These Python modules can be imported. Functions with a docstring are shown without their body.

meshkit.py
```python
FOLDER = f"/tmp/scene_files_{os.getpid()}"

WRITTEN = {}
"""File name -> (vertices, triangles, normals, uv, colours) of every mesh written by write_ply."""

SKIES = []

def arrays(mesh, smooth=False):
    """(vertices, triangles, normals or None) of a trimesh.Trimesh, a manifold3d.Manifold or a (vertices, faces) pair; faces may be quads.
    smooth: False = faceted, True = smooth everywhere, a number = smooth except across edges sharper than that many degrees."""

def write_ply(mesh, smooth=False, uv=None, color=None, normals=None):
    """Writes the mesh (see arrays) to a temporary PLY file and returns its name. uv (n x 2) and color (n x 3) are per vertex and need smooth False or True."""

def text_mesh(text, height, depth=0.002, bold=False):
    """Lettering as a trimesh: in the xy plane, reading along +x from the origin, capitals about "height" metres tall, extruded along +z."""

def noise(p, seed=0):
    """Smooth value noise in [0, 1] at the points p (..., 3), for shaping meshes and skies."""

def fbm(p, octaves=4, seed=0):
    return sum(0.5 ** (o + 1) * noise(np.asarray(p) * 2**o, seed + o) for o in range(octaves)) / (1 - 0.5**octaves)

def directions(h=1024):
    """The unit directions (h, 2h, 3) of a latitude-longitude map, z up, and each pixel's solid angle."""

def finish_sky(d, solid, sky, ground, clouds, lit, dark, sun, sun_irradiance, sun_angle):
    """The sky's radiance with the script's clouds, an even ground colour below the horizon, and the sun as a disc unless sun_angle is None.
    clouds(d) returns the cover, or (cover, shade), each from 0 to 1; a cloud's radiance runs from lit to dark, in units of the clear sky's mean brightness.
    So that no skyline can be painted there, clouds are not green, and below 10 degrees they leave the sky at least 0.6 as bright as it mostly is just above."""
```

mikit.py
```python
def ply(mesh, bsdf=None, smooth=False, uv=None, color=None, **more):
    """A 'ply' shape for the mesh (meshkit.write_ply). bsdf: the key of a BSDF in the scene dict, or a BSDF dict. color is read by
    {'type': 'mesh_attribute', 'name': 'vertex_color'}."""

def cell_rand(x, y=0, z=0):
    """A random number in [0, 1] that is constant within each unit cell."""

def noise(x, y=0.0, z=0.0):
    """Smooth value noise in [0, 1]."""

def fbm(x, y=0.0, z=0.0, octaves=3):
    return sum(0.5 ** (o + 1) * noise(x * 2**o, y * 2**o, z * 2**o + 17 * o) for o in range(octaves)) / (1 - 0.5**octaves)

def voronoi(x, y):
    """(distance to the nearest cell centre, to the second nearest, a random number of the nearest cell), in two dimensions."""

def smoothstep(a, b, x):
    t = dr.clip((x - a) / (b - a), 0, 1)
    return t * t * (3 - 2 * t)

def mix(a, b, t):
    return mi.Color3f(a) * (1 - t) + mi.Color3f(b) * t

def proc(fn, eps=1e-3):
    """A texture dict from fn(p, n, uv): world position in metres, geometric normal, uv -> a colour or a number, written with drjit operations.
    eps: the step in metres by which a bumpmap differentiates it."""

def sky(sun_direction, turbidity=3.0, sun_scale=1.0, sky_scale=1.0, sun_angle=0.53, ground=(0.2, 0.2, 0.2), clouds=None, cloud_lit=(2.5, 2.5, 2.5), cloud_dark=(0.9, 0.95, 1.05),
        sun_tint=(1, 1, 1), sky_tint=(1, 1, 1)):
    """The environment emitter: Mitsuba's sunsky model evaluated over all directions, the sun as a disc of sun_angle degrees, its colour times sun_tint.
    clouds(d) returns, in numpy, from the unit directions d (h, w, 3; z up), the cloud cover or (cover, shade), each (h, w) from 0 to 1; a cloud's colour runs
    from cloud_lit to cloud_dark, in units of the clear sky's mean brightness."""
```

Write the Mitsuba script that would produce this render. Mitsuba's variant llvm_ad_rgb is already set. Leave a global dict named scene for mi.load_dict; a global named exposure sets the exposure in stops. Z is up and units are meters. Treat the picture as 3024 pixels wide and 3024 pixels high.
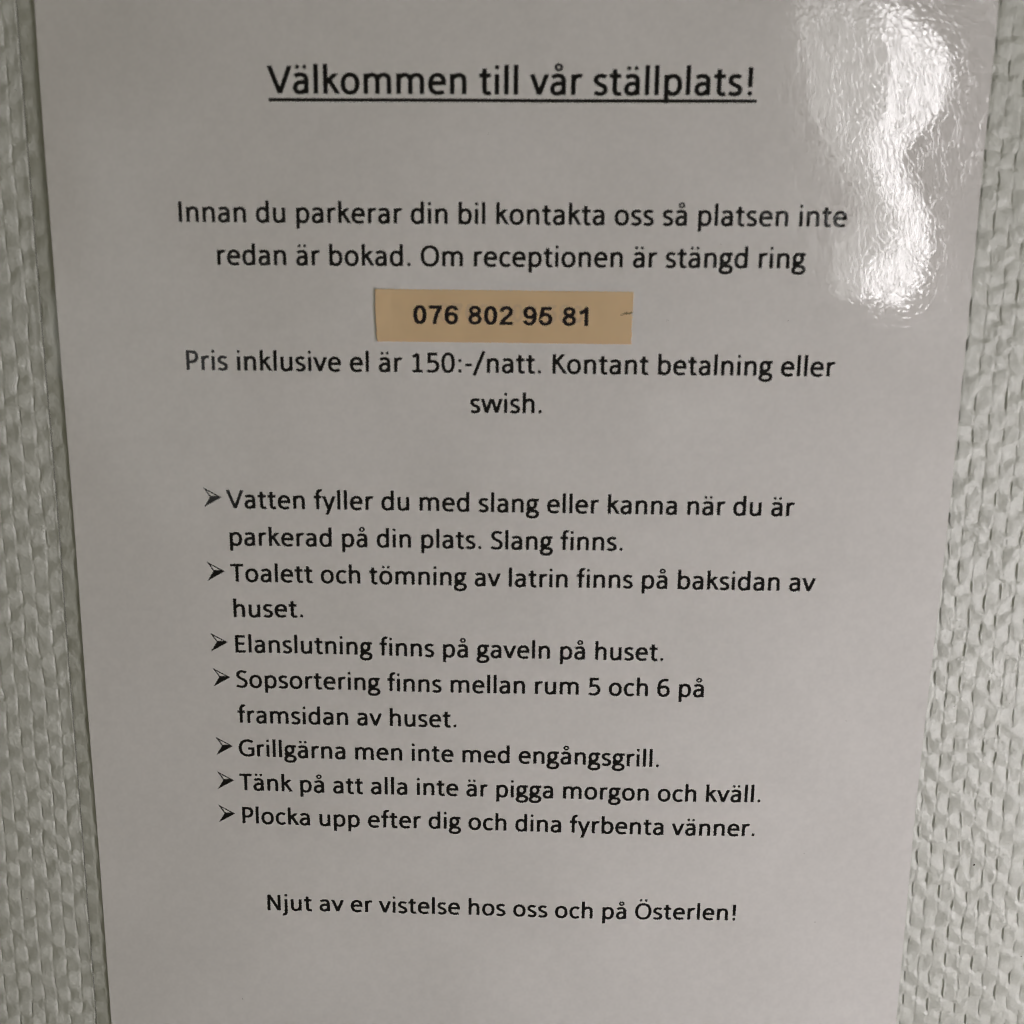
import math
import numpy as np
import drjit as dr
import mitsuba as mi
import trimesh
from scipy.interpolate import BSpline
from shapely import affinity
from shapely.geometry import LineString, Polygon, Point, box
from shapely.ops import unary_union
import mikit, meshkit

# ------------------------------------------------------------------ camera, lights, exposure
# Sheet coordinates (mm): x to the right, y down the page, h out of the page towards the viewer.
# World: (x, -h, -y) / 1000, so the wall stands in the xz plane and the viewer looks along +y.
T = mi.ScalarTransform4f
def W(x, y, h=0.0): return [x / 1000, -h / 1000, -y / 1000]
EYE = np.array([112.066, 41.573, 259.126])          # sheet coordinates of the lens
FWD, DOWN = (-0.0215218, 0.2136487, 0.9766735), (0.0161390, 0.9768467, -0.2133310)
eye = np.array(W(*EYE)); fwd = np.array([FWD[0], FWD[2], -FWD[1]]); up = np.array([-DOWN[0], -DOWN[2], DOWN[1]])
exposure = 0.0
scene, labels = {'type': 'scene'}, {}
scene['camera'] = {'type': 'thinlens', 'to_world': T().look_at(eye.tolist(), (eye + fwd).tolist(), up.tolist()),
                   'fov': 49.6517, 'fov_axis': 'x', 'aperture_radius': 0.0016, 'focus_distance': 0.292, 'near_clip': 0.01, 'far_clip': 20.0}
scene['room_light'] = {'type': 'constant', 'radiance': {'type': 'rgb', 'value': [0.054, 0.050, 0.018]}}
GLARE = [184.87, 203.22, -16.27, 50.27, 169.06]      # middle, right, top, bottom, left of the window's mirror image in the flat sheet (mm)
FAR = 4000.0        # the window stands this far from the wall
ADDED_L, PANE_L, CURTAIN_L, DIM_L = (11.4, 10.9, 11.3), (14.5, 14.1, 14.2), (3.3, 3.3, 3.15), (0.55, 0.55, 0.52)

def light_quad(key, c, u, v, rad, label, cat):
    """a flat glowing quad: centre c, half edges u and v (world metres), shining along u x v"""
    c, u, v = map(np.array, (c, u, v))
    m = trimesh.Trimesh(np.array([c - u - v, c + u - v, c + u + v, c - u + v]), [[0, 1, 2], [0, 2, 3]], process=False)
    scene[key] = {**mikit.ply(m, 'dark_trim'), 'emitter': {'type': 'area', 'radiance': {'type': 'rgb', 'value': list(rad)}}}
    if label: labels[key] = {'label': label, 'category': cat}

def mirrored(x, y):     # where the window plane shows through the flat sheet's point (x, y)
    s = (EYE[2] + FAR) / EYE[2]
    return np.array(W(EYE[0] + (x - EYE[0]) * s, EYE[1] + (y - EYE[1]) * s, FAR))
um, u1, v0, v1, u0 = GLARE
def pane(key, a, b, rad, *lab):
    p, q, r = mirrored(a, v0), mirrored(b, v0), mirrored(a, v1)
    light_quad(key, (q + r) / 2, (q - p) / 2, (p - r) / 2 * -1, rad, *lab)
scene['dark_trim'] = {'type': 'diffuse', 'reflectance': {'type': 'rgb', 'value': [0.25, 0.25, 0.24]}}
pane('window__pane', um, u1, PANE_L, None, None)
pane('window__curtained_pane', u0, um, CURTAIN_L, None, None)
labels['window'] = {'label': 'bright window across the room, mirrored in the upper right of the glossy notice', 'category': 'window'}
light_quad('added_light', [0.475, -0.345, -0.24], [-0.048, -0.062, 0], [0.0, 0.0, 0.12], ADDED_L, 'added unseen light panel to the right of the notice', 'added_light')  # unseen panel, added to brighten the page from the right
p, q, r_ = (np.array(W(EYE[0] + (x - EYE[0]) * 12.58, EYE[1] + (y - EYE[1]) * 12.58, 3000)) for x, y in ((3, 2), (36, 14), (6, 96)))
light_quad('added_dim_panel', (q + r_) / 2, (q - p) / 2, (r_ - p) / 2, DIM_L, 'added dim panel that puts a faint reflection in the left of the notice', 'window')  # unseen panel, added to lay a pale reflection over the left side
p, q, r_ = (np.array(W(EYE[0] + (x - EYE[0]) * 12.58, EYE[1] + (y - EYE[1]) * 12.58, 3000)) for x, y in ((139, 68), (157, 76), (141, 73)))
light_quad('added_sheen_panel', (q + r_) / 2, (q - p) / 2, (r_ - p) / 2, (1.3, 1.3, 1.2), 'small added panel that puts a faint sheen right of the centre of the notice', 'added_light')  # unseen panel, added only for a weak sheen on the gloss

# ------------------------------------------------------------------ materials
def rgb(*v): return {'type': 'rgb', 'value': list(v)}
def ripple(p, n, uv):       # the laminate's fine orange-peel relief and slow waviness, in metres
    x, z = p.x, p.z
    a = mikit.noise(x * 600, z * 540, 3.0) + 0.40 * mikit.noise(x * 1500, z * 1300, 9.0)
    f1, f2, _ = mikit.voronoi(x * 680 + 1.5 * mikit.noise(x * 400, z * 400, 1.0), z * 620)
    b = mikit.smoothstep(0.0, 0.35, f2 - f1)
    c = mikit.noise(x * 260, z * 190, 5.0)
    return a * 0.75e-5 + b * 6.2e-6 + c * 1.0e-5
RIPPLE = mikit.proc(ripple, eps=6e-5)
def glossy(colour):
    return {'type': 'bumpmap', 'bump': RIPPLE, 'scale': 1.0, 'bsdf': {'type': 'plastic', 'int_ior': 1.5, 'diffuse_reflectance': colour, 'nonlinear': False}}
def paper_tone(p, n, uv):
    t = mikit.fbm(p.x * 45, p.z * 45, 2.0) - 0.5
    f = mikit.noise(p.x * 1600, p.z * 1600, 4.0) - 0.5
    g = mikit.noise(p.x * 620, p.z * 620, 9.0) - 0.5
    return mi.Color3f(0.77, 0.745, 0.725) * (1 + 0.06 * t + 0.045 * f + 0.035 * g)
scene['paper_gloss'] = glossy(mikit.proc(paper_tone))
scene['ink_gloss'] = glossy(rgb(0.009, 0.009, 0.010))
scene['edge_gloss'] = {'type': 'roughplastic', 'alpha': 0.15, 'diffuse_reflectance': rgb(0.50, 0.49, 0.47)}
def edge_shade(p, n, uv):     # film tint darkens beside the paper, painting in the shade at the sheet's edge
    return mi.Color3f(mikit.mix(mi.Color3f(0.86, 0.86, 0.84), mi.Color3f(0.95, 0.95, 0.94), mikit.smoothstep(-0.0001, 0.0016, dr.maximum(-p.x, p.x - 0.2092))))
scene['film'] = {'type': 'thindielectric', 'int_ior': 1.5, 'specular_transmittance': mikit.proc(edge_shade)}
def paint_tone(p, n, uv):
    t = mikit.fbm(p.x * 220, p.z * 160, 7.0) - 0.5
    return mi.Color3f(0.685, 0.690, 0.637) * (1 + 0.10 * t + 0.07 * (mikit.noise(p.x * 2600, p.z * 2200, 3.0) - 0.5))
def brushed(p, n, uv):      # roller stipple and fibre grain in the paint, in metres
    a = mikit.noise(p.x * 1500, p.z * 1000, 2.0) + 0.6 * mikit.noise(p.x * 3200, p.z * 2600, 8.0)
    return a * 7.5e-5
scene['wall_paint'] = {'type': 'bumpmap', 'bump': mikit.proc(brushed, eps=6e-5), 'scale': 1.0, 'bsdf': {'type': 'roughplastic', 'alpha': 0.20, 'int_ior': 1.5, 'diffuse_reflectance': mikit.proc(paint_tone), 'nonlinear': False}}
scene['fleck_paint'] = {'type': 'diffuse', 'reflectance': rgb(0.06, 0.05, 0.04)}
def tape_tone(p, n, uv):
    t = mikit.fbm(p.x * 160, p.z * 160, 6.0) - 0.5
    return mi.Color3f(0.97, 0.695, 0.40) * (1 + 0.10 * t)
scene['tape_paper'] = {'type': 'roughplastic', 'alpha': 0.45, 'diffuse_reflectance': mikit.proc(tape_tone), 'nonlinear': False}
scene['tape_ink'] = {'type': 'diffuse', 'reflectance': rgb(0.024, 0.019, 0.019)}
scene['tape_ghost'] = {'type': 'roughplastic', 'alpha': 0.45, 'diffuse_reflectance': rgb(0.85, 0.62, 0.39)}
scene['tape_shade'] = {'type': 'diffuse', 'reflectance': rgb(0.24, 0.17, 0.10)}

# ------------------------------------------------------------------ the sheet's shape
WARP = np.array([[37, 19, -2, -31, -67, -102, -120, -97, -14, 130, 309, 481, 609, 656, 598, 447, 266, 122, 39, -6, -44, -85],
    [25, 25, 22, 12, -10, -50, -109, -180, -238, -254, -205, -95, 62, 266, 469, 600, 649, 622, 518, 350, 146, -69],
    [13, 29, 43, 51, 44, 6, -82, -233, -436, -637, -751, -723, -558, -229, 232, 704, 1049, 1154, 1001, 688, 324, -40],
    [0, 28, 56, 79, 89, 64, -27, -222, -546, -964, -1335, -1454, -1279, -943, -327, 632, 1425, 1679, 1423, 957, 479, 31],
    [-13, 22, 58, 93, 120, 119, 54, -128, -494, -1089, -1824, -2305, -2009, -1862, -1419, 191, 1581, 1948, 1616, 1096, 615, 182],
    [-28, 9, 49, 92, 135, 164, 148, 35, -256, -830, -1754, -2641, -1878, -1899, -2066, -715, 1069, 1580, 1421, 1103, 761, 415],
    [-43, -8, 30, 79, 139, 202, 248, 237, 113, -192, -755, -1591, -748, -1183, -1766, -1522, -959, 320, 937, 1086, 938, 669],
    [-59, -29, 6, 57, 133, 237, 361, 475, 539, 507, 282, -545, -534, -139, -1291, -1016, -2336, -902, 615, 1160, 1104, 848],
    [-73, -52, -22, 30, 122, 270, 481, 733, 957, 1004, 630, -455, -887, -83, -1418, -1288, -2043, -127, 1043, 1328, 1179, 905],
    [-86, -72, -48, 3, 108, 296, 583, 953, 1307, 1399, 821, -743, -2106, -2052, -2141, -1218, 25, 1513, 1671, 1442, 1174, 914],
    [-94, -87, -69, -19, 94, 306, 641, 1085, 1547, 1806, 1514, 319, -1622, -2895, -3486, -2063, 562, 1537, 1563, 1367, 1168, 980],
    [-98, -95, -82, -34, 80, 299, 651, 1132, 1678, 2144, 2321, 2029, 1081, -1072, -3435, -3800, -2912, -572, 689, 1124, 1174, 1111],
    [-97, -96, -85, -42, 67, 279, 626, 1117, 1708, 2262, 2526, 2218, 1135, -537, -2161, -4001, -4637, -2191, -155, 805, 1115, 1204],
    [-90, -90, -80, -41, 58, 253, 576, 1039, 1595, 2067, 2083, 1128, -1075, -2431, -2723, -2764, -3602, -1746, -295, 559, 955, 1160],
    [-79, -78, -69, -34, 53, 221, 498, 884, 1318, 1617, 1460, 503, -1392, -3630, -4086, -3434, -3008, -980, -63, 448, 757, 979],
    [-63, -61, -51, -21, 50, 183, 392, 666, 944, 1096, 944, 368, -553, -1718, -2804, -3408, -2412, -789, 0, 357, 565, 736],
    [-46, -42, -32, -8, 45, 137, 270, 430, 578, 652, 595, 376, 4, -516, -1138, -1527, -1224, -579, -70, 213, 372, 494],
    [-29, -24, -15, 3, 35, 87, 155, 228, 293, 338, 358, 341, 261, 89, -159, -354, -391, -277, -86, 79, 193, 282],
    [-13, -8, -2, 8, 23, 42, 64, 86, 111, 147, 202, 270, 323, 331, 283, 188, 65, -23, -34, 7, 61, 111],
    [-1, 3, 6, 9, 10, 9, 5, 4, 13, 45, 108, 196, 290, 366, 394, 353, 246, 121, 30, -9, -14, -6],
    [7, 9, 10, 7, 0, -11, -23, -32, -28, -1, 53, 131, 221, 301, 346, 335, 266, 166, 70, 0, -41, -69],
    [12, 12, 10, 5, -5, -17, -31, -39, -36, -17, 22, 79, 146, 207, 245, 248, 213, 150, 78, 12, -41, -86],
    [12, 11, 8, 2, -6, -16, -26, -32, -31, -19, 4, 37, 77, 114, 140, 148, 136, 105, 62, 15, -30, -73],
    [11, 8, 5, 0, -5, -12, -17, -21, -22, -18, -11, 1, 16, 31, 45, 54, 56, 50, 34, 11, -16, -44],
    [8, 4, 1, -1, -4, -6, -7, -9, -12, -17, -24, -33, -41, -45, -43, -34, -20, -6, 3, 4, -2, -11]]) * 1e-4
_st, _x0, _y0 = 7.0, 96.0, -45.0
_tx = _x0 + _st * (np.arange(WARP.shape[1] + 4) - 3); _ty = _y0 + _st * (np.arange(WARP.shape[0] + 4) - 3)
def step(a, b, t):
    t = np.clip((t - a) / (b - a), 0, 1); return t * t * (3 - 2 * t)
def height(x, y):       # mm above the flat sheet
    x, y = np.asarray(x, float), np.asarray(y, float)
    cx, cy = np.clip(x, 97, 221.5), np.clip(y, -44.5, 104.5)
    bx = BSpline.design_matrix(cx.ravel(), _tx, 3); by = BSpline.design_matrix(cy.ravel(), _ty, 3)
    h = -np.asarray((by @ WARP)  * bx.toarray()).sum(1).reshape(x.shape)
    h = h * step(99, 120, x) * (1 - step(84, 103, y))
    far = 1 - step(110, 150, x) * (1 - step(60, 100, y))
    h = h + far * (0.45 * np.sin(x / 31 + 0.6) * np.sin(y / 47 + 1.1) + 0.17 * np.sin(x / 13 + y / 19) + 0.08 * np.sin(x / 7 - y / 11 + 2))
    return h
def conform(v2, faces, dz, bsdf, base=height):
    """a mesh of sheet points lying dz mm above the sheet, with the sheet's own smooth normals"""
    v2 = np.asarray(v2, float); x, y = v2[:, 0], v2[:, 1]; e = 0.02
    h = base(x, y) + dz
    hx = (base(x + e, y) - base(x - e, y)) / (2 * e); hy = (base(x, y + e) - base(x, y - e)) / (2 * e)
    n = np.stack([-hx, -np.ones_like(hx), hy], 1); n /= np.linalg.norm(n, axis=1, keepdims=True)
    v = np.stack([x, -h, -y], 1) / 1000
    f = np.asarray(faces, int); c = np.cross(v[f[:, 1]] - v[f[:, 0]], v[f[:, 2]] - v[f[:, 0]])
    f = np.where((c[:, 1] > 0)[:, None], f[:, ::-1], f)
    path = meshkit.write_ply((v, f), normals=n)
    return {'type': 'ply', 'filename': path, 'face_normals': False, 'bsdf': {'type': 'ref', 'id': bsdf}}
def flat_polys(shape, maxlen=None):
    V, Fc, o = [], [], 0
    for g in getattr(shape, 'geoms', [shape]):
        if g.is_empty or g.geom_type != 'Polygon': continue
        if maxlen: g = g.segmentize(maxlen)
        v, f = trimesh.creation.triangulate_polygon(g, engine='earcut')
        V.append(v); Fc.append(np.asarray(f) + o); o += len(v)
    return np.vstack(V), np.vstack(Fc)
def shell(mesh, bsdf, smooth=False): return mikit.ply(mesh, bsdf, smooth=smooth)

# ------------------------------------------------------------------ wall with painted woven wallpaper
GAP = 1.15              # mm from the wallpaper's mean plane to the sheet's front
PX, PY = 3.42, 4.10     # weave pitch
def rnd(i, k=0):
    i = np.asarray(i, np.int64) * 7919 + k * 104729 + 12345
    i = (i ^ (i >> 7)) * 2654435761 & 0xFFFFFFFF; i = (i ^ (i >> 15)) * 2246822519 & 0xFFFFFFFF
    return ((i ^ (i >> 13)) & 0xFFFFFF) / 16777215.0
def weave(x, y):
    P3 = lambda fx, fy, s: meshkit.noise(np.stack([x * fx, y * fy, np.full_like(x, s * 3.7)], -1), s) - 0.5
    xx = x + 1.0 * P3(1 / 7, 1 / 9, 1) + 0.75 * P3(1 / 2.3, 1 / 2.6, 2)
    yy = y + 2.4 * P3(1 / 4.5, 1 / 6, 3) + 0.9 * P3(1 / 1.7, 1 / 2.2, 8)
    u = xx / PX + 0.35
    k = np.floor(u); f = u - k
    v = yy / PY
    def sgn(kk):        # >0 where a slit opens on line kk, <0 where a weft crosses it
        return np.cos(np.pi * (v + 0.42 * (rnd(kk, 1) - 0.5))) * np.where(np.mod(kk, 2) == 0, 1, -1)
    sl, sr = sgn(k), -sgn(k + 1)
    w = np.tanh(1.9 * (sl * (1 - f) + sr * f))
    q = rnd(k * 131 + np.floor(v + 0.5), 2)
    tilt = (f - 0.5) * w * (0.26 + 0.27 * q)
    crown = -0.20 * np.abs(2 * f - 1) ** 4 + 0.11 * np.abs(np.cos(np.pi * v + 0.5 * np.pi * (f - 0.5) * w)) ** 0.7
    kn = np.round(u); d = (u - kn) * PX
    s = sgn(kn)
    slit = step(0.05 + 0.3 * rnd(kn * 37 + np.floor(v / 2), 6), 0.72, s) * np.exp(-((d + 0.12) / (0.13 + 0.07 * rnd(kn * 17 + np.floor(v / 2), 3))) ** 2)
    deep = 0.25 + 0.75 * rnd(kn * 29 + np.floor(v / 2 + 0.25), 4)
    lip = step(0.0, 0.5, s) * np.exp(-((d - 0.20) / 0.17) ** 2)
    weft = step(0.1, 0.7, -s) * np.exp(-(d / 0.8) ** 2)
    rough = 0.10 * P3(1 / 0.9, 1 / 0.8, 5) + 0.06 * P3(1 / 0.45, 1 / 0.5, 6) + 0.30 * P3(1 / 2.2, 1 / 1.9, 7)
    pressed = 1 - 0.18 * step(-4.6, -3.8, x) * (1 - step(3, 6, x))      # flattened under the pouch film
    return (tilt + crown - 0.34 * slit * deep + 0.21 * lip * deep + 0.10 * weft + rough - 0.05) * pressed
def spaced(*legs):
    out = []
    for a, b, s in legs: out.append(np.linspace(a, b, max(2, int(round((b - a) / s)) + 1))[:-1])
    return np.concatenate(out + [[legs[-1][1]]])
gx = spaced((-2000, -200, 90), (-200, -44, 1.2), (-44, 7, 0.2), (7, 203, 4.0), (203, 258, 0.2), (258, 400, 1.2), (400, 2200, 90))
gy = spaced((-1800, -200, 90), (-200, -36, 1.3), (-36, 254, 0.33), (254, 420, 1.3), (420, 2000, 90))
X, Y = np.meshgrid(gx, gy)
Hw = weave(X, Y); Hw[:, (gx > 9) & (gx < 201)] = 0; Hw[(Y < -201) | (Y > 421) | (X < -201) | (X > 401)] = 0
Vw = np.stack([X, GAP - Hw, -Y], -1).reshape(-1, 3) / 1000
nx, ny = len(gx), len(gy); idx = (np.arange(ny - 1)[:, None] * nx + np.arange(nx - 1)[None]).ravel()
Fw = np.vstack([np.stack([idx, idx + nx, idx + nx + 1], 1), np.stack([idx, idx + nx + 1, idx + 1], 1)])
scene['wall'] = mikit.ply((Vw, Fw), 'wall_paint', smooth=True)
labels['wall'] = {'kind': 'structure', 'label': 'white painted wall papered with coarse woven glass-fibre wallpaper'}
def wall_z(x, y): return float(weave(np.array([x]), np.array([y]))[0])
rng = np.random.default_rng(5)
V, Fc, o = [], [], 0
for x, y, r in [(225.7, 189.0, 0.24), (240.5, 215, 0.16), (216.5, 146, 0.12), (-20.5, 205, 0.10), (-6.2, 3.4, 0.12)]:
    m = trimesh.creation.icosphere(1, 1.0); v = m.vertices * [r, 0.06, r] + [x, GAP - wall_z(x, y) - 0.02, -y]
    V.append(v / 1000); Fc.append(m.faces + o); o += len(v)
scene['wall__paint_fleck'] = mikit.ply((np.vstack(V), np.vstack(Fc)), 'fleck_paint', smooth=True)
labels['wall__paint_fleck'] = {'kind': 'stuff', 'label': 'tiny dark flecks on the painted weave'}

# ------------------------------------------------------------------ laminated notice
N = 'laminated_notice'
labels[N] = {'label': 'white laminated paper notice with black Swedish text, fixed to the woven wall', 'category': 'notice'}
TOP, BOT = -31.0, 266.0
ry = [TOP, -2, 35, 54, 110, 150, 179, 205, 235, BOT]; rx = [210.15, 210.1, 210.1, 210.2, 210.05, 209.5, 209.1, 209.2, 209.4, 209.5]
def right(y): return np.interp(y, ry, rx)
ys = np.linspace(TOP, BOT, 166); ts = np.linspace(0, 1, 118)
SY, ST = np.meshgrid(ys, ts, indexing='ij'); SXx = 0.0 + ST * right(SY)
v2 = np.stack([SXx.ravel(), SY.ravel()], 1)
i2 = (np.arange(165)[:, None] * 118 + np.arange(117)[None]).ravel()
f2 = np.vstack([np.stack([i2, i2 + 118, i2 + 119], 1), np.stack([i2, i2 + 119, i2 + 1], 1)])
scene[N + '__paper'] = conform(v2, f2, 0.0, 'paper_gloss')
labels[N + '__paper'] = {'label': 'white printed sheet under glossy film'}
# the sheet's cut edge: a thin skirt going back 0.35 mm, and its back
rim = np.concatenate([np.stack([0 * ys, ys], 1), np.stack([ts[1:] * right(BOT), 0 * ts[1:] + BOT], 1), np.stack([right(ys[::-1][1:]), ys[::-1][1:]], 1), np.stack([ts[::-1][1:-1] * right(TOP), 0 * ts[1:-1] + TOP], 1)])
hr = height(rim[:, 0], rim[:, 1]); n = len(rim)
vr = np.vstack([np.stack([rim[:, 0], -hr + d, -rim[:, 1]], 1) for d in (0.004, 0.35)]) / 1000
ii = np.arange(n); jj = (ii + 1) % n
scene[N + '__cut_edge'] = shell((vr, np.vstack([np.stack([ii, jj, jj + n], 1), np.stack([ii, jj + n, ii + n], 1)])), 'edge_gloss')

LINES = [
    ('Välkommen till vår ställplats!', 9.156, 51.09, 1.0000, 3.81, 3.42),
    ('Innan du parkerar din bil kontakta oss så platsen inte', 7.080, 29.14, 0.9999, 31.70, 31.23),
    ('redan är bokad. Om receptionen är stängd ring', 7.080, 37.56, 0.9994, 41.17, 40.51),
    ('Pris inklusive el är 150:-/natt. Kontant betalning eller', 7.080, 29.08, 1.0005, 65.33, 64.88),
    ('swish.', 7.080, 96.03, 0.9896, 74.54, 74.42),
    ('Vatten fyller du med slang eller kanna när du är', 7.030, 37.66, 1.0028, 98.39, 98.24),
    ('parkerad på din plats. Slang finns.', 7.030, 37.50, 0.9998, 107.72, 107.34),
    ('Toalett och tömning av latrin finns på baksidan av', 7.030, 37.63, 1.0025, 116.86, 116.66),
    ('huset.', 7.030, 37.57, 1.0211, 125.98, 125.74),
    ('Elanslutning finns på gaveln på huset.', 7.030, 37.52, 0.9982, 135.15, 135.07),
    ('Sopsortering finns mellan rum 5 och 6 på', 7.030, 37.68, 0.9991, 144.42, 144.31),
    ('framsidan av huset.', 7.030, 37.65, 0.9957, 153.96, 153.58),
    ('Grillgärna men inte med engångsgrill.', 7.030, 37.47, 0.9999, 162.97, 163.02),
    ('Tänk på att alla inte är pigga morgon och kväll.', 7.030, 37.39, 1.0011, 172.34, 172.30),
    ('Plocka upp efter dig och dina fyrbenta vänner.', 7.030, 37.32, 1.0016, 181.53, 181.68),
    ('Njut av er vistelse hos oss och på Österlen!', 7.061, 43.03, 1.0028, 205.99, 205.69)]
BULLETED = (5, 7, 9, 10, 12, 13, 14)

# ---- lettering: strokes in thousandths of an em, widened to outlines
from shapely import affinity
from shapely.geometry import LineString, Polygon, Point, box
from shapely.ops import unary_union
SX = 56.0; KY = 1.16
def bez(p0, p1, p2, p3, n=14):
    t = np.linspace(0, 1, n + 1)[1:, None]
    return (1-t)**3*p0 + 3*(1-t)**2*t*p1 + 3*(1-t)*t*t*p2 + t**3*p3
def path(d):
    tok = d.replace('M', ' M ').replace('L', ' L ').replace('C', ' C ').split(); i = 0; out = []; cur = []
    while i < len(tok):
        c = tok[i]; i += 1; v = []
        while i < len(tok) and tok[i] not in 'MLCZ': v.append(float(tok[i])); i += 1
        P = np.array(v).reshape(-1, 2)
        if c == 'M':
            if cur: out.append(np.array(cur))
            cur = [P[0]]; cur += list(P[1:])
        elif c == 'L': cur += list(P)
        elif c == 'C':
            for k in range(0, len(P), 3): cur += list(bez(np.array(cur[-1]), P[k], P[k+1], P[k+2]))
        elif c == 'Z': cur.append(cur[0])
    out.append(np.array(cur)); return out
def ring(cx, cy, rx, ry, n=2.25):
    a = np.linspace(0, 2*np.pi, 49); c, s = np.cos(a), np.sin(a)
    return np.c_[cx + rx*np.sign(c)*abs(c)**(2/n), cy + ry*np.sign(s)*abs(s)**(2/n)]
def stroke(pts, hw=SX, ky=KY):
    pts = np.asarray(pts, float)*[1, ky]
    closed = np.allclose(pts[0], pts[-1])
    g = Polygon(pts[:-1]).exterior.buffer(hw, join_style='mitre', mitre_limit=4) if closed else LineString(pts).buffer(hw, cap_style='flat', join_style='mitre', mitre_limit=4)
    return affinity.scale(g, 1, 1/ky, origin=(0, 0))
def dot(x, y, r=52): return Polygon(ring(x, y, r, r, 2.6))
CLIP = lambda g, lo, hi: g.intersection(box(-200, lo, 1500, hi))
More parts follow.
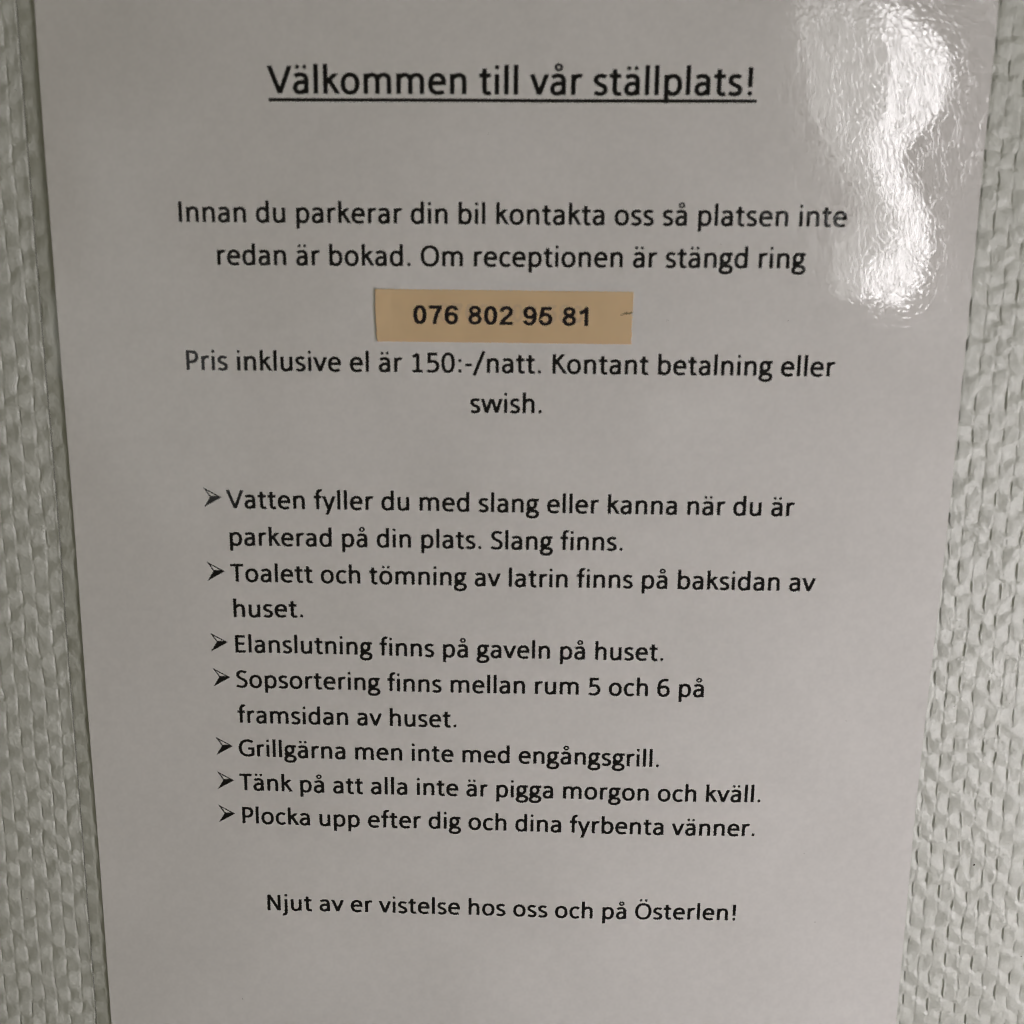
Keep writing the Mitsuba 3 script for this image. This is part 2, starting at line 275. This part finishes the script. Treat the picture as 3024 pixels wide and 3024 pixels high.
D = {
'n': (525, 'M118 0 L118 466 M118 335 C160 400 220 440 285 440 C370 440 410 390 410 290 L410 0'),
'h': (525, 'M118 0 L118 684 M118 335 C160 400 220 440 285 440 C370 440 410 390 410 290 L410 0'),
'm': (799, 'M118 0 L118 466 M118 335 C155 400 210 440 268 440 C350 440 400 390 400 290 L400 0 M400 335 C437 400 492 440 550 440 C640 440 682 390 682 290 L682 0'),
'u': (525, 'M407 466 L407 0 M407 131 C365 66 305 26 240 26 C155 26 115 76 115 176 L115 466'),
'r': (349, 'M118 0 L118 466 M118 325 C150 392 195 436 250 436 C282 436 305 432 326 424'),
'b': (525, 'M118 0 L118 684 M118 330 C165 405 220 440 275 440 C385 440 437 360 437 240 C437 105 380 26 275 26 C215 26 165 60 118 125'),
'd': (525, 'M407 0 L407 684 M407 330 C360 405 305 440 250 440 C140 440 88 360 88 230 C88 105 145 26 250 26 C310 26 360 60 407 125'),
'p': (525, 'M118 -185 L118 466 M118 336 C165 405 220 440 275 440 C385 440 437 361 437 236 C437 105 380 26 275 26 C215 26 165 60 118 125'),
'c': (423, 'M378 392 C340 425 305 440 262 440 C150 440 88 360 88 232 C88 100 150 26 258 26 C305 26 345 45 382 78'),
'e': (498, 'M70 252 L414 252 C414 380 355 440 257 440 C150 440 88 350 88 230 C88 95 155 26 270 26 C330 26 378 38 418 58'),
'a': (479, 'M82 396 C130 428 175 440 225 440 C320 440 362 395 362 305 L362 0 M362 262 L258 262 C150 262 90 215 90 138 C90 65 135 26 205 26 C265 26 320 65 362 120'),
's': (391, 'M325 402 C290 430 250 440 210 440 C130 440 85 400 85 345 C85 285 135 260 205 232 C275 205 318 180 318 122 C318 60 265 26 190 26 C140 26 100 38 58 64'),
't': (335, 'M148 590 L148 130 C148 60 175 26 225 26 C256 26 280 30 308 38 M20 434 L302 434'),
'f': (305, 'M300 650 C284 657 265 660 246 660 C180 660 150 620 150 545 L150 0 M20 430 L288 430'),
'l': (229, 'M114 0 L114 684'),
'g': (471, 'M244 438 L450 438 M128 195 C85 165 78 130 94 105 C112 75 150 70 222 67 L275 64 C370 60 412 25 412 -35 C412 -115 340 -156 230 -156 C125 -156 64 -120 64 -62 C64 -15 95 15 140 45'),
'P': (517, 'M132 0 L132 598 L262 598 C392 598 434 535 434 445 C434 340 370 270 255 270 L132 270'),
'I': (252, 'M126 0 L126 634'),
'T': (487, 'M243 0 L243 598 M18 598 L469 598'),
'E': (488, 'M434 598 L132 598 L132 36 L440 36 M132 330 L400 330'),
'S': (459, 'M388 560 C345 595 295 606 245 606 C150 606 92 560 92 480 C92 395 150 360 235 325 C325 288 380 250 380 165 C380 75 310 28 215 28 C150 28 95 45 44 78'),
'G': (631, 'M540 545 C485 588 425 606 360 606 C190 606 90 490 90 312 C90 130 190 28 355 28 C430 28 495 45 548 78 L548 300 L368 300'),
'1': (507, 'M268 36 L268 598 M280 602 L108 500 M92 36 L432 36'),
'5': (507, 'M410 598 L142 598 L136 344 C175 354 215 360 255 360 C365 360 418 290 418 200 C418 90 335 28 225 28 C165 28 115 40 74 62'),
'6': (507, 'M408 590 C370 603 335 607 298 607 C160 607 88 490 88 290 C88 110 145 28 257 28 C360 28 422 100 422 200 C422 300 365 362 268 362 C190 362 130 330 92 280'),
'-': (306, 'M46 250 L262 250'),
'/': (386, 'M30 -95 L352 702'),
'!': (326, 'M163 190 L163 640'),
'.': (252, ''), ':': (267, ''), ' ': (226, ''), 'i': (229, 'M114 0 L114 466'), 'j': (239, 'M122 466 L122 -60 C122 -125 95 -156 42 -156 C25 -156 10 -154 -8 -150'),
}
ADV = {k: v[0] for k, v in D.items()}
ADV.update(k=455, v=452, w=715, y=453, o=527, V=567, K=520, N=646, O=662)
ADV['0'] = 507; ADV['ä'] = ADV['å'] = 479; ADV['ö'] = 527; ADV['Ö'] = 662
_c = {}
def glyph(ch):
    if ch in _c: return _c[ch]
    g = []
    if ch in D and D[ch][1]: g = [stroke(q) for q in path(D[ch][1])]
    S = lambda d: [stroke(q) for q in path(d)]
    if ch == 'i': g.append(dot(114, 622))
    elif ch == 'j': g.append(dot(122, 622))
    elif ch == '!': g.append(dot(163, 48, 55))
    elif ch == '.': g.append(dot(126, 48, 56))
    elif ch == ':': g += [dot(134, 52, 54), dot(134, 392, 54)]
    elif ch == 'o': g.append(stroke(ring(263.5, 233, 174, 207)))
    elif ch == 'O': g.append(stroke(ring(331, 317, 246, 290)))
    elif ch == '0': g.append(stroke(ring(253, 317, 170, 290, 2.3)))
    elif ch == 'g': g.append(stroke(ring(216, 302, 126, 139, 2.15)))
    elif ch == 'k': g += [unary_union(S('M118 0 L118 684'))] + [CLIP(x, 0, 466).intersection(box(90, 0, 900, 900)) for x in S('M95 220 L410 500 M215 310 L450 -50')]
    elif ch == 'v': g = [CLIP(x, 0, 466) for x in S('M36 500 L226 10 L416 500')]
    elif ch == 'w': g = [CLIP(x, 0, 466) for x in S('M38 500 L192 5 M192 5 L357 520 M357 520 L524 5 M524 5 L678 500')]
    elif ch == 'y': g = [CLIP(x, 0, 466) for x in S('M36 500 L240 -12')] + [CLIP(x, -185, 466) for x in S('M417 500 L139 -240')]
    elif ch == 'V': g = [CLIP(x, 0, 634) for x in S('M22 670 L283 5 L544 670')]
    elif ch == 'K': g = [unary_union(S('M132 0 L132 634'))] + [CLIP(x, 0, 634).intersection(box(110, 0, 900, 900)) for x in S('M105 260 L470 690 M225 385 L535 -50')]
    elif ch == 'N': g = S('M132 0 L132 634 M514 0 L514 634') + [CLIP(x, 0, 634) for x in S('M104 690 L542 -56')]
    elif ch in 'äöå' : 
        g = [glyph('a' if ch != 'ö' else 'o')]; cx = 237 if ch != 'ö' else 263
        g += [stroke(ring(cx, 625, 72, 64, 2), 33)] if ch == 'å' else [dot(cx - 88, 612, 48), dot(cx + 88, 612, 48)]
    elif ch == 'Ö': g = [glyph('O'), dot(331 - 92, 765, 50), dot(331 + 92, 765, 50)]
    s = unary_union(g) if g else None
    if s is not None: s = s.buffer(-12).buffer(12).buffer(6).buffer(-6).simplify(1.2)
    _c[ch] = s; return s
B = {'1': 'M325 0 L325 716 M325 640 C280 570 200 520 92 490',
'2': 'M108 500 C115 600 180 655 280 655 C375 655 440 600 440 515 C440 400 330 330 230 235 C165 170 125 115 112 61 L512 61',
'5': 'M485 644 L178 644 L128 360 C165 400 210 418 265 418 C375 418 448 345 448 238 C448 120 370 50 270 50 C180 50 115 100 100 195',
'6': 'M455 530 C440 615 380 657 300 657 C170 657 105 540 105 335 C105 140 170 50 288 50 C390 50 448 125 448 228 C448 335 382 402 288 402 C205 402 135 350 112 270',
'7': 'M38 644 L498 644 M470 655 C375 540 255 300 238 0'}
def bold(ch):
    if ch == ' ': return None
    if ch == '0': g = [stroke(ring(278, 353, 164, 303, 2.2), 71, 1.18)]
    elif ch == '8': g = [stroke(ring(278, 528, 150, 128, 2.1), 64, 1.14), stroke(ring(278, 204, 172, 152, 2.1), 66, 1.14)]
    elif ch == '9': g = [affinity.rotate(bold('6'), 180, origin=(278, 353))]
    elif ch == '1': g = [stroke(q, 67, 1.0) for q in path(B['1'])]
    elif ch == '7': g = [CLIP(x, 0, 716) for x in [stroke(q, 66, 1.0 if i else 1.0) for i, q in enumerate(path(B['7']))]]
    else: g = [stroke(q, 70, 1.16) for q in path(B[ch])]
    return unary_union(g).buffer(-8).buffer(8).simplify(1.5)
def line(text, f=glyph, adv=None):
    x = 0; out = []
    for c in text:
        g = f(c)
        if g is not None and not g.is_empty: out.append(affinity.translate(g, x, 0))
        x += adv(c) if adv else ADV[c]
    return unary_union(out), x

def placed(shape, size, x0, sx, yl, yr, width):
    k = size / 1000; slope = (yr - yl) / (width * k * sx)
    return affinity.affine_transform(shape, [k * sx, 0, slope * k * sx, -k, x0, yl])
def numbered(name):
    if name not in scene: return name
    i = 1
    while f'{name}_{i:03d}' in scene: i += 1
    return f'{name}_{i:03d}'
INK = 0.02
for i, (text, size, x0, sx, yl, yr) in enumerate(LINES):
    g, wdt = line(text)
    key = numbered(N + ('__heading' if i == 0 else '__text_line'))
    scene[key] = conform(*flat_polys(placed(g, size, x0, sx, yl, yr, wdt), 3.0), INK, 'ink_gloss')
    labels[key] = {'label': f'printed black line reading "{text}"'}
    if i in BULLETED:
        # arrowhead bullet: white upper face outlined, lower face black
        a, b, c, d = (0, 0.705), (0.625, 0.36), (0, 0.0), (0.225, 0.36)
        out = Polygon([a, b, c, d]); inner = Polygon([a, b, d]).buffer(-0.042, join_style='mitre')
        s = affinity.affine_transform(out.difference(inner), [size, 0, 0, -size, x0 - 5.62, yl - 0.10])
        key = numbered(N + '__arrow_bullet')
        scene[key] = conform(*flat_polys(s), INK, 'ink_gloss')
        labels[key] = {'label': f'black and white arrowhead bullet before "{text.split()[0]}"'}
ux = np.linspace(51.10, 159.32, 140); uy = np.interp(ux, [51.1, 159.3], [5.14, 4.60])
uv_ = np.concatenate([np.stack([ux, uy - 0.36], 1), np.stack([ux, uy + 0.36], 1)]); ui = np.arange(139)
scene[N + '__underline'] = conform(uv_, np.vstack([np.stack([ui, ui + 1, ui + 141], 1), np.stack([ui, ui + 141, ui + 140], 1)]), INK, 'ink_gloss')
labels[N + '__underline'] = {'label': 'black rule under the heading'}
# clear pouch film standing out past the paper on the left and, narrowly, on the right
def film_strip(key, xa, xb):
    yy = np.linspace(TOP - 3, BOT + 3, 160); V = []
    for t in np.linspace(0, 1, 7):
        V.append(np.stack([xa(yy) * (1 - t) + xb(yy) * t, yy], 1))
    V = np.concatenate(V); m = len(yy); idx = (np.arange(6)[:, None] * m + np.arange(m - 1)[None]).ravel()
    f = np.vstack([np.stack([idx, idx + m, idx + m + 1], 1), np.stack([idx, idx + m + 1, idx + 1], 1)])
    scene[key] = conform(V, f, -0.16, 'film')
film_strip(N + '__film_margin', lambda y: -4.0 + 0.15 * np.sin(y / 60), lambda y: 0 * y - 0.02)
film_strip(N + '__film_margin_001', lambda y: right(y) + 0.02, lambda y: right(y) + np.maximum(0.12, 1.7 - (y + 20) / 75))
labels[N + '__film_margin_001'] = {'label': 'narrow clear film margin right of the printed sheet'}
labels[N + '__film_margin'] = {'label': 'clear film margin left of the printed sheet'}
yy = np.linspace(TOP - 3, BOT + 3, 160); xe = -4.0 + 0.15 * np.sin(yy / 60)
V = np.concatenate([np.stack([xe + d, yy], 1) for d in (-0.16, 0.0, 0.12)]); m = 160
idx = (np.arange(2)[:, None] * m + np.arange(m - 1)[None]).ravel()
scene[N + '__film_edge'] = conform(V, np.vstack([np.stack([idx, idx + m, idx + m + 1], 1), np.stack([idx, idx + m + 1, idx + 1], 1)]), -0.10, 'film_rim')
labels[N + '__film_edge'] = {'label': 'cut edge of the clear film along the wallpaper'}
scene['film_rim'] = {'type': 'roughplastic', 'alpha': 0.12, 'diffuse_reflectance': rgb(0.34, 0.34, 0.31)}
# specks trapped under the film
sp = unary_union([Point(x, y).buffer(r, 6) for x, y, r in [(153.0, 35.3, 0.13), (35.9, 232.6, 0.16), (141.6, 43.6 + 9, 0.12), (169.3, 52.2, 0.14), (190, 150, 0.1), (63, 200, 0.1), (186, 205.7, 0.14), (182, 186.4, 0.1), (100, 12, 0.09)]])
scene['speck_tone'] = glossy(rgb(0.33, 0.31, 0.29))
scene[N + '__speck'] = conform(*flat_polys(sp), INK, 'speck_tone')
labels[N + '__speck'] = {'kind': 'stuff', 'label': 'tiny dark specks trapped under the film'}

# ------------------------------------------------------------------ number label stuck on the film
L = 'number_label'
labels[L] = {'label': 'beige tape label with a bold phone number, stuck on the notice', 'category': 'label'}
rng = np.random.default_rng(3)
def ragged(xc, ya, yb, n, amp): return [(xc + amp * (rng.random() - 0.5), y) for y in np.linspace(ya, yb, n)]
lft = [(74.35, 46.2), (74.42, 48.6), (74.30, 49.6), (74.38, 52.5), (74.55, 55.4), (74.45, 56.3), (74.75, 58.13)]
rgt = [(133.6, 58.1)] + ragged(133.55, 57.4, 51.8, 9, 0.28) + [(133.3, 51.3), (133.62, 51.0)] + ragged(133.62, 50.4, 46.8, 6, 0.14) + [(133.6, 46.2)]
tape = Polygon(lft + rgt)
tear = Polygon([(130.9, 51.35), (131.9, 50.88), (133.3, 50.80), (133.9, 50.70), (133.9, 50.98), (133.2, 51.05), (132.0, 51.22)])
tape = tape.difference(tear.buffer(-0.06))
m = trimesh.creation.extrude_polygon(tape, 0.20, engine='earcut')
vt, ft = trimesh.remesh.subdivide_to_size(m.vertices, m.faces, 2.5, max_iter=12)
ht = height(vt[:, 0], vt[:, 1]); lift = 0.40 * (1 - step(73.6, 79.5, vt[:, 0]))
scene[L + '__tape'] = mikit.ply((np.stack([vt[:, 0], -(ht + 0.01 + vt[:, 2] + lift), -vt[:, 1]], 1) / 1000, ft[:, ::-1]), 'tape_paper')
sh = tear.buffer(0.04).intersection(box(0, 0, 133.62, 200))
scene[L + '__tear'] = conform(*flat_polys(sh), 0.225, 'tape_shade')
g, wdt = line('0708 706 580', bold, lambda c: 278 if c == ' ' else 556)
g = placed(g, 5.55, 88.6, 1.0, 53.2, 53.3, wdt)
scene[L + '__show_through'] = conform(*flat_polys(g, 3.0), 0.22, 'tape_ghost')
labels[L + '__show_through'] = {'label': 'faint older print showing through the tape'}
g, wdt = line('076 802 95 81', bold, lambda c: 278 if c == ' ' else 556)
kk = 40.45 / ((wdt - 42 - 160) * 1e-3 * 6.0)
g = placed(g, 6.0, 83.0 - 40 * 0.006 * kk, kk, 54.0, 54.05, wdt)
scene[L + '__phone_number'] = conform(*flat_polys(g, 3.0), 0.235, 'tape_ink')
labels[L + '__phone_number'] = {'label': 'bold black digits 076 802 95 81'}
